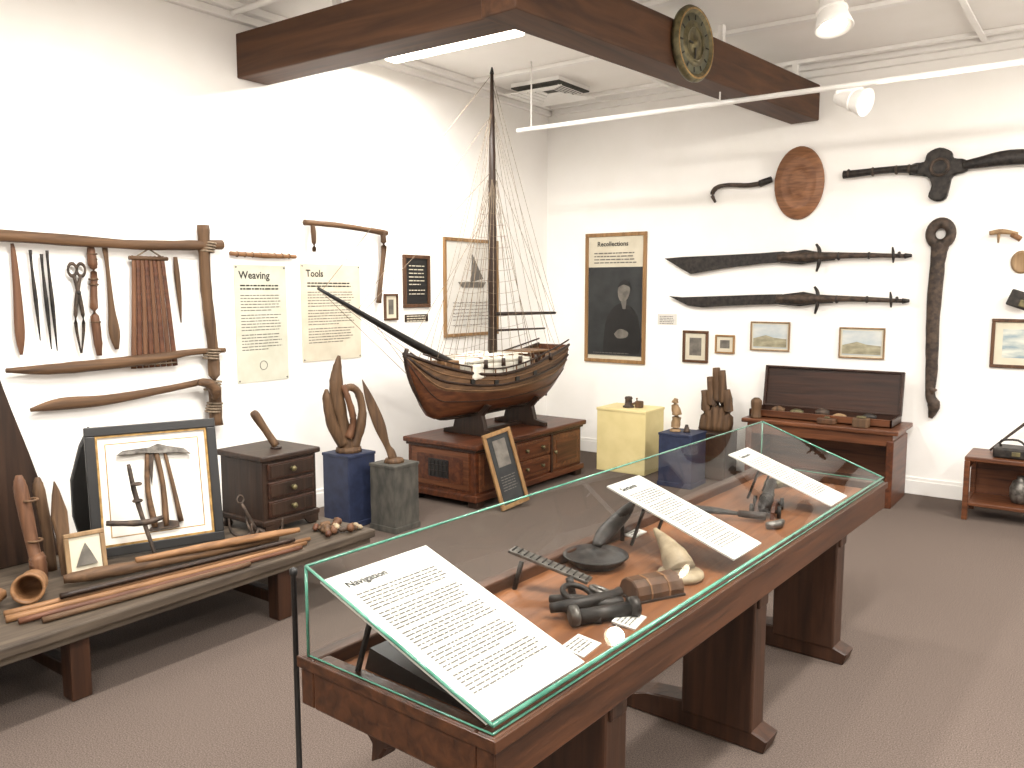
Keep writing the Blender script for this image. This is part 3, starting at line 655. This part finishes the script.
b=B('carved_hanging_club'); b.tube([L(2.42,1.84),L(2.425,1.75),L(2.43,1.70),L(2.42,1.5),L(2.43,1.33),L(2.435,1.23)],[.018,.026,.018,.022,.024,.014],W_RUST,12,sub=4,jit=.06)
for zz in (1.8,1.77,1.66,1.63,1.42): b.ring(L(2.425,zz),.022,.006,W_OLD,(0,0,1),12,6)
b.done()
b=B('hanging_wooden_spatula'); b.tube([L(2.50,1.84),L(2.51,1.72),L(2.52,1.5),L(2.53,1.36),L(2.54,1.26)],[.018,.012,.02,.034,.012],W_OLD,10,sub=4,sq=.5,flat=(1,0,0)); b.done()
b=B('leather_strap_bundle')
for k in range(8):
    y=2.66+k*.026; y2=2.63+k*.038
    b.tube([L(y,1.79,.045),L(y,1.76,.05),L((y+y2)/2,1.45,.05),L(y2,1.14,.045)],[.014,.013,.015,.018],[W_RUST,W_STICK2][k%2],8,sub=3,sq=.5,flat=(1,0,0))
b.tube([L(2.63,1.785,.055),L(2.87,1.785,.055)],.012,W_OLDY,8); b.tube([L(2.62,1.16,.055),L(2.90,1.16,.055)],.006,ROPE,6); b.tube([L(2.66,1.785,.055),L(2.75,1.84,.06),L(2.85,1.785,.055)],.005,ROPE,6); b.done()
b=B('hanging_awl'); b.tube([L(2.935,1.80),L(2.94,1.7),L(2.95,1.55),L(2.955,1.40)],[.012,.018,.014,.004],W_OLD,10,sub=4); b.done()
b=B('notched_wooden_stick'); b.tube([L(3.33,1.835,.03),L(3.6,1.83,.03),L(3.86,1.83,.03)],[.014,.018,.013],W_STICK,10,sub=6,jit=.1)
for k in range(8): b.ring(L(3.38+k*.06,1.832,.03),.016,.004,W_OLDY,(0,1,0),10,5)
b.done()
def poster(M,w,h,title,paper,rows,name='information_poster',ts=.05,seal=False):
    b=B(name); b.b2((0,-h,0),(w,0,.004),paper,M=M)
    b.text(title,ts,INK,M@Matrix.Translation(V((w*.08,-.02-ts,.0052))))
    b.words(w*.78,.03,.022,INK,M@Matrix.Translation(V((w*.1,-.04-ts*1.3,.0052))),.45)
    b.words(w*.78,h*rows,.02,INKL,M@Matrix.Translation(V((w*.1,-.1-ts*1.4,.0052))),.3)
    if seal: b.ring((w*.5,-h*.86,.005),.03,.002,INKL,(0,0,1),20,6,M=M)
    for u in ((.015,-.015),(w-.015,-.015),(.015,-h+.015),(w-.015,-h+.015)): b.lathe([(0,.004),(.006,.004),(.006,.007),(0,.008)],STEEL,M@Matrix.Translation(V((u[0],u[1],0))),8)
    b.done()
poster(ML(3.37,1.765,.001),.42,.785,'Weaving',PAPERG,.50,ts=.07,seal=True)
poster(ML(3.92,1.785,.001),.57,.70,'Tools',PAPERC,.55,ts=.07)
b=B('wooden_adze_bracket')
b.tube([L(3.93,2.07,.05),L(4.2,2.07,.05),L(4.5,2.055,.05),L(4.74,2.04,.05)],[.02,.022,.022,.022],W_OLDY,10,sub=5,jit=.1)
b.tube([L(4.70,2.05,.05),L(4.705,1.9,.05),L(4.67,1.7,.05),L(4.64,1.50,.05)],[.026,.020,.018,.022],W_OLD,10,sub=5,jit=.1)
b.tube([L(4.0,2.07,.05),L(4.01,1.97,.05),L(4.01,1.87,.05)],[.016,.018,.012],W_OLD,10,sub=3,jit=.1); b.done()
def pic(M,w,h,bar,fm,inner,matw,pm,name='framed_picture',dep=.022,extra=None):
    b=B(name); T=M@Matrix.Translation(V((w/2,-h/2,0))); b.frame(T,w,h,bar,dep,fm,inner,matw,pm)
    if extra: extra(b,T,w,h)
    return b.done()
pic(ML(4.74,1.57,.001),.15,.21,.016,W_FRAMEB,PAPERC,.03,PHOTOG)
def ex(b,T,w,h):
    b.words(w*.6,h*.6,.03,PAPERC,T@Matrix.Translation(V((-w*.3,h*.3,.014))),.25)
pic(ML(4.96,1.885,.001),.32,.43,.03,W_FRAMEB,BLACK,0,None,extra=ex)
b=B('wall_label'); b.b2((0,-.06,0),(.28,0,.006),W_DARK,M=ML(4.98,1.40,.001)); b.words(.24,.045,.02,PAPERC,ML(5.0,1.39,.0075)); b.done()
def ex2(b,T,w,h):
    b.words(w*.7,h*.25,.03,INKL,T@Matrix.Translation(V((-w*.35,-h*.15,.014))),.2)
    b.prism([(-.2,.05),(.2,.05),(.15,.0),(-.14,0)],.003,PHOTOG,T@Matrix.Translation(V((0,0,.0125)))); b.prism([(-.02,.05),(.16,.08),(.0,.3)],.003,INKL,T@Matrix.Translation(V((0,0,.0125))))
pic(ML(5.46,2.05,.001),.77,.86,.03,W_FRAME,PAPER,0,None,'framed_ship_chart',extra=ex2)

# ------------------------------------------------------------------ BACK WALL
def ex3(b,T,w,h):
    q=lambda z:T@Matrix.Translation(V((0,0,z)))
    b.text('Recollections',.062,INK,q(.0142)@Matrix.Translation(V((-w*.30,h*.40,0))))
    b.words(w*.7,.12,.03,INKL,q(.0142)@Matrix.Translation(V((-w*.35,h*.35,0))),.35)
    b.box((0,-.125,.014),(w*.88,h*.68,.004),PHOTO,M=T)
    b.prism([(-.12,-.52),(-.10,-.25),(-.04,-.12),(.05,-.05),(.14,-.06),(.22,-.12),(.27,-.25),(.27,-.52)],.003,BLACK,q(.0155),sm=2)
    b.prism([(.04,.02),(.035,.08),(.06,.13),(.10,.15),(.15,.13),(.165,.07),(.14,.0),(.10,-.03),(.06,-.02)],.003,PHOTOG,q(.0165),sm=4)
    b.prism([(.03,.10),(.06,.15),(.11,.175),(.16,.15),(.18,.08),(.155,.11),(.10,.13),(.06,.115)],.003,BLACK,q(.0180),sm=3)
    b.prism([(.07,-.03),(.09,-.10),(.12,-.10),(.13,-.02)],.003,INKL,q(.0172)); b.prism([(.0,-.34),(.06,-.29),(.15,-.32),(.13,-.37),(.04,-.38)],.003,PHOTOG,q(.0175),sm=3)
    b.words(w*.6,.03,.02,INKL,q(.0190)@Matrix.Translation(V((-w*.35,-h*.42,0))),.35)
pic(MB(-4.24,2.14,.001),.66,1.24,.035,W_FRAME,PAPERC,0,None,'framed_exhibit_poster',extra=ex3)
b=B('wall_label'); b.b2((0,-.10,0),(.19,0,.003),PAPER,M=MB(-3.46,1.38,.001)); b.words(.15,.07,.016,INKL,MB(-3.44,1.36,.0045)); b.done()
pic(MB(-3.20,1.235,.001),.245,.29,.025,W_FRAMEB,PAPERC,.04,PHOTOG)
pic(MB(-2.89,1.205,.001),.18,.165,.016,W_FRAME,PAPERC,.03,PHOTOG)
def ex4(b,T,w,h):
    b.prism([(-w*.42,-h*.36),(w*.42,-h*.36),(w*.42,-h*.08),(w*.1,-h*.04),(-w*.1,h*.04),(-w*.42,-.02)],.003,LAND2,T@Matrix.Translation(V((0,0,.0115))))
pic(MB(-2.57,1.33,.001),.34,.25,.012,W_TAN,PAPERC,.012,SKYP,'framed_landscape_print',extra=ex4)
pic(MB(-1.83,1.30,.001),.35,.25,.012,W_TAN,PAPERC,.014,SKYP,'framed_landscape_print',extra=ex4)
pic(MB(-.75,1.39,.001),.46,.36,.025,W_FRAMEB,PAPERC,.05,LAND,'framed_landscape_print')
def sword(zc,out,hz):
    b=B('antique_whaling_cutlass'); T=MB(0,zc,.045)
    b.prism(out,.014,IRON,T,.004)
    b.tube([T@V((-2.34,hz,.01)),T@V((-2.1,hz,.01)),T@V((-1.9,hz+.005,.01)),T@V((-1.6,hz,.01)),T@V((-1.36,hz-.01,.01))],[.032,.042,.028,.020,.015],IRON2,12,sub=4,jit=.03)
    b.prism([(-2.32,hz-.045),(-2.28,hz+.04),(-2.12,hz+.06),(-2.02,hz+.04),(-1.9,hz+.03),(-1.88,hz-.03),(-2.02,hz-.04),(-2.15,hz-.06)],.03,IRON,T@Matrix.Translation(V((0,0,-.01))),.006)
    for k,(xx,r) in enumerate(((-1.85,.032),(-1.62,.026),(-1.40,.022))): b.ring(T@V((xx,hz,.01)),r*.75,.010,IRON,(1,0,0),14,6)
    b.tube([T@V((-2.03,hz+.10,.01)),T@V((-2.0,hz+.05,.02)),T@V((-2.0,hz-.05,.02)),T@V((-2.02,hz-.12,.01))],[.010,.016,.016,.008],IRON,8,sub=3)
    b.tube([T@V((-1.45,hz+.06,.01)),T@V((-1.44,hz,.02)),T@V((-1.44,hz-.06,.01))],[.006,.013,.006],IRON,8,sub=3)
    b.tube([T@V((-1.36,hz-.01,.01)),T@V((-1.31,hz-.008,.01))],[.022,.012],IRON,8)
    b.done()
sword(1.865,[(-3.38,.02),(-3.2,.03),(-2.9,.035),(-2.5,.045),(-2.3,.055),(-2.2,.035),(-2.18,-.01),(-2.25,-.03),(-2.5,-.045),(-2.8,-.075),(-3.0,-.105),(-3.12,-.125),(-3.2,-.08)],.005)
sword(1.515,[(-3.33,.03),(-3.2,.02),(-2.9,.03),(-2.5,.045),(-2.3,.05),(-2.2,.035),(-2.18,-.01),(-2.25,-.03),(-2.5,-.04),(-2.8,-.055),(-3.0,-.07),(-3.14,-.055),(-3.24,-.01)],.01)
b=B('carved_wooden_shield'); T=MB(-2.2,2.475,.002)
b.lathe([(0,0),(.20,0),(.205,.015),(.195,.035),(.15,.03),(.145,.038),(.135,.03),(.08,.035),(.075,.042),(.06,.036),(0,.04)],W_DISC,T,40,sx=1,sy=1.45); b.done()
b=B('curved_iron_hook'); b.tube([K(-2.91,2.36),K(-2.94,2.43),K(-2.90,2.485),K(-2.8,2.50),K(-2.62,2.485),K(-2.46,2.50)],[.010,.018,.02,.018,.020,.018],IRON2,10,sub=5,jit=.06); b.tube([K(-2.52,2.49),K(-2.42,2.52)],[.030,.026],IRON,10); b.done()
b=B('antique_harpoon_gun'); 
b.tube([K(-1.84,2.51,.06),K(-1.78,2.51,.06),K(-1.5,2.52,.06),K(-1.3,2.51,.06)],[.032,.030,.026,.034],IRON,12,sub=4)
for xx in (-1.80,-1.62,-1.45,-1.36): b.ring(K(xx,2.515,.06),.026,.010,IRON2,(1,0,0),14,6)
b.prism([(-1.36,2.47),(-1.34,2.55),(-1.26,2.56),(-1.24,2.62),(-1.16,2.655),(-1.08,2.62),(-1.06,2.57),(-.98,2.55),(-.97,2.47),(-1.06,2.44),(-1.08,2.36),(-1.10,2.28),(-1.16,2.26),(-1.22,2.30),(-1.20,2.38),(-1.24,2.45)],.05,IRON,MB(0,0,.015),.012,sm=3)
b.ring(K(-1.15,2.51,.066),.06,.012,IRON2,(0,1,0),20,8)
b.tube([K(-1.0,2.51,.06),K(-.9,2.52,.06),K(-.7,2.54,.06),K(-.4,2.52,.06),K(-.1,2.50,.06)],[.03,.04,.055,.045,.02],IRON,12,sub=4,sq=.5,flat=(0,1,0)); b.done()
b=B('iron_anchor_shank'); 
b.ring(K(-1.12,2.02,.045),.070,.036,IRON2,(0,1,0),26,8,1.0,1.15)
b.tube([K(-1.12,1.95,.045),K(-1.13,1.8,.045),K(-1.14,1.4,.045),K(-1.13,1.0,.045),K(-1.13,.8,.045),K(-1.10,.72,.045),K(-1.12,.62,.045)],[.062,.052,.048,.042,.035,.045,.016],IRON2,12,sub=5,sq=.6,flat=(0,1,0),jit=.05)
b.tube([K(-1.10,.82,.05),K(-1.16,.88,.05)],[.03,.01],IRON2,8); b.done()
b=B('small_horn_hook'); b.tube([K(-.80,2.01),K(-.72,2.02),K(-.62,2.0)],[.016,.02,.012],W_TAN,10,sub=4); b.tube([K(-.74,2.01),K(-.74,1.94)],[.012,.006],W_TAN,8); b.tube([K(-.66,2.0),K(-.6,1.96)],[.02,.02],W_STICK,8); b.done()
b=B('round_wooden_token'); b.lathe([(0,0),(.07,0),(.075,.012),(.06,.02),(.055,.015),(0,.015)],W_TAN,MB(-.59,1.80,.001),24,sx=.9,sy=1.1); b.done()
b=B('iron_shackle_block'); b.box(K(-.58,1.53,.07),(.14,.06,.12),IRON,.01,rot=(0,20,0)); b.box(K(-.55,1.50,.105),(.06,.02,.05),BRASS,.006,rot=(0,20,0)); b.tube([K(-.58,1.53,0.002),K(-.58,1.53,.05)],.01,IRON,8); b.done()

# ------------------------------------------------------------------ floor pieces on the back wall
b=B('yellow_pedestal'); b.b2((-3.70,6.38,0),(-3.22,6.74,.56),PED_YEL,.006); b.b2((-3.705,6.375,.54),(-3.215,6.745,.565),PED_YEL,.005); b.done()
b=B('brass_lantern_fragment'); c=V((-3.46,6.52,.566)); b.lathe([(0,0),(.05,0),(.052,.01),(.035,.02),(.03,.07),(.036,.08),(.03,.095),(0,.1)],IRON2,Matrix.Translation(c),18); b.tube([c+V((.03,0,.03)),c+V((.08,.0,.05)),c+V((.08,0,.09))],[.01,.012,.008],W_OLD,8,sub=3)
b.box(c+V((.09,.03,.03)),(.06,.06,.06),W_OLD,.008); b.done()
ped('blue_pedestal',-2.84,6.30,.29,.44,PED_BLUE,0)
b=B('carved_ivory_figure'); c=V((-2.89,6.27,.443)); b.tube([c,c+V((0,0,.05)),c+V((.01,0,.14)),c+V((-.01,0,.22)),c+V((0,0,.27))],[.045,.035,.042,.03,.018],W_TAN,10,sub=4,jit=.1); b.tube([c+V((.09,.02,0)),c+V((.09,.02,.06))],[.03,.012],IRON2,8,sub=3); b.done()
b=B('weathered_wood_stump'); x,y=-2.74,6.74
b.b2((x-.15,y-.14,0),(x+.15,y+.14,.40),W_DARK,.01)
for k,(dx,h) in enumerate(((-.10,.34),(-.05,.46),(.0,.54),(.05,.52),(.10,.36))): b.tube([(x+dx,y,.40),(x+dx+.01,y+.01,.40+h*.5),(x+dx-.005,y,.40+h)],[.05,.044,.03],W_OLD,7,sub=4,jit=.12)
b.done()
b=B('mahogany_side_table'); x0,x1,y0,y1=-2.40,-1.23,6.44,6.98
b.b2((x0,y0,.545),(x1,y1,.58),W_REDX,.008); b.b2((x0+.04,y0+.03,.46),(x1-.04,y1-.03,.545),W_REDX,.004)
for xx in (x0+.03,x1-.08): b.b2((xx,y0+.02,0),(xx+.05,y1-.02,.50),W_RED,.006)
b.b2((x0+.05,y1-.06,.12),(x1-.05,y1-.03,.5),W_REDX,.004); b.b2((x0+.05,y0+.05,.10),(x1-.05,y1-.05,.13),W_REDX,.004)
b.done()
b=B('open_wooden_chest'); x0,x1,y0,y1=-2.38,-1.30,6.56,6.90; z=.581
b.b2((x0,y0,z),(x1,y1,z+.012),W_DARKX,.002)
b.b2((x0,y0,z),(x1,y0+.015,z+.06),W_REDX,.002); b.b2((x0,y1-.015,z),(x1,y1,z+.06),W_DARKX,.002)
b.b2((x0,y0,z),(x0+.015,y1,z+.06),W_DARKX,.002); b.b2((x1-.015,y0,z),(x1,y1,z+.06),W_DARKX,.002)
T=Matrix.Translation(V((0,y1+.005,z+.05)))@Euler((rad(-8),0,0)).to_matrix().to_4x4()
b.b2((x0,.0,0),(x1,.016,.34),W_DARKX,.003,M=T)
for a in ((x0,x0+.02),(x1-.02,x1)): b.b2((a[0],-.03,0),(a[1],.0,.34),W_DARKX,.003,M=T)
b.b2((x0,-.03,.325),(x1,0,.34),W_DARKX,.003,M=T); b.b2((x0,-.03,0),(x1,0,.015),W_DARKX,.003,M=T)
for k,(xx,r) in enumerate(((-2.2,.03),(-2.05,.025),(-1.85,.035),(-1.72,.02),(-1.5,.03))): b.tube([(xx-.04,6.7,z+.012+r),(xx,6.72,z+.02+r),(xx+.05,6.74,z+.012+r)],[r*.6,r,r*.7],[W_OLD,BRASS,IRON2,W_TAN,IRON][k],8,sub=3)
b.done()
b=B('carved_head_figure'); c=V((-2.30,6.50,.582)); b.tube([c,c+V((0,0,.04)),c+V((0,0,.08)),c+V((0,0,.13)),c+V((0,0,.16))],[.045,.035,.04,.045,.02],W_OLD,12,sub=3,jit=.06); b.done()
b=B('brass_compass_box'); c=V((-1.5,6.50,.581)); b.box(c+V((0,0,.035)),(.11,.09,.07),W_OLD,.008); b.lathe([(0,0),(.035,0),(.035,.012),(0,.014)],BRASS,Matrix.Translation(c+V((0,0,.07))),16); b.done()
b=B('brass_compass_box'); c=V((-1.75,6.51,.581)); b.box(c+V((0,0,.022)),(.14,.06,.044),W_FRAMEB,.008); b.lathe([(0,0),(.02,0),(.02,.012),(0,.014)],BRASS,Matrix.Translation(c+V((0,0,.044))),16); b.done()

b=B('low_wooden_bookshelf'); x0,x1,y0,y1=-.80,.35,6.46,6.86
b.b2((x0,y0,.42),(x1,y1,.45),W_REDX,.006); b.b2((x0+.03,y0+.02,.10),(x1-.03,y1-.02,.125),W_REDX,.004)
for xx in (x0,x1-.035): b.b2((xx,y0,0),(xx+.035,y0+.04,.42),W_REDX,.004); b.b2((xx,y1-.04,0),(xx+.035,y1,.42),W_REDX,.004); b.b2((xx,y0+.03,.08),(xx+.035,y1-.03,.13),W_REDX,.004); b.b2((xx+.005,y0+.03,.36),(xx+.03,y1-.03,.42),W_REDX,.004)
b.b2((x0+.03,y1-.02,.12),(x1-.03,y1-.01,.42),W_REDX)
b.done()
b=B('ceramic_jar'); b.lathe([(0,0),(.05,0),(.065,.04),(.068,.1),(.05,.15),(.025,.17),(.028,.19),(.02,.19),(0,.185)],STEEL,Matrix.Translation(V((-.47,6.66,.126))),20); b.done()
b=B('small_black_case'); b.box((-.50,6.62,.487),(.28,.2,.07),IRON,.012); b.box((-.50,6.515,.487),(.05,.01,.03),BRASS,.003); b.tube([(-.6,6.62,.52),(-.6,6.62,.56),(-.5,6.62,.57),(-.45,6.62,.53)],.008,IRON,6,sub=3); b.done()
b=B('walking_stick'); b.tube([(-.68,6.76,.46),(-.5,6.88,.64),(-.3,7.03,.82)],[.008,.011,.014],W_DARK,8,sub=3); b.done()

# ------------------------------------------------------------------ camera
cam=D.objects.new('camera',D.cameras.new('camera')); sc.collection.objects.link(cam)
cam.location=(0,0,1.6); cam.rotation_euler=(rad(83.55),0,rad(36)); cam.data.lens=29.25; cam.data.clip_start=.05
sc.camera=cam
sc.view_settings.view_transform='Standard'
sc.view_settings.exposure=0.2
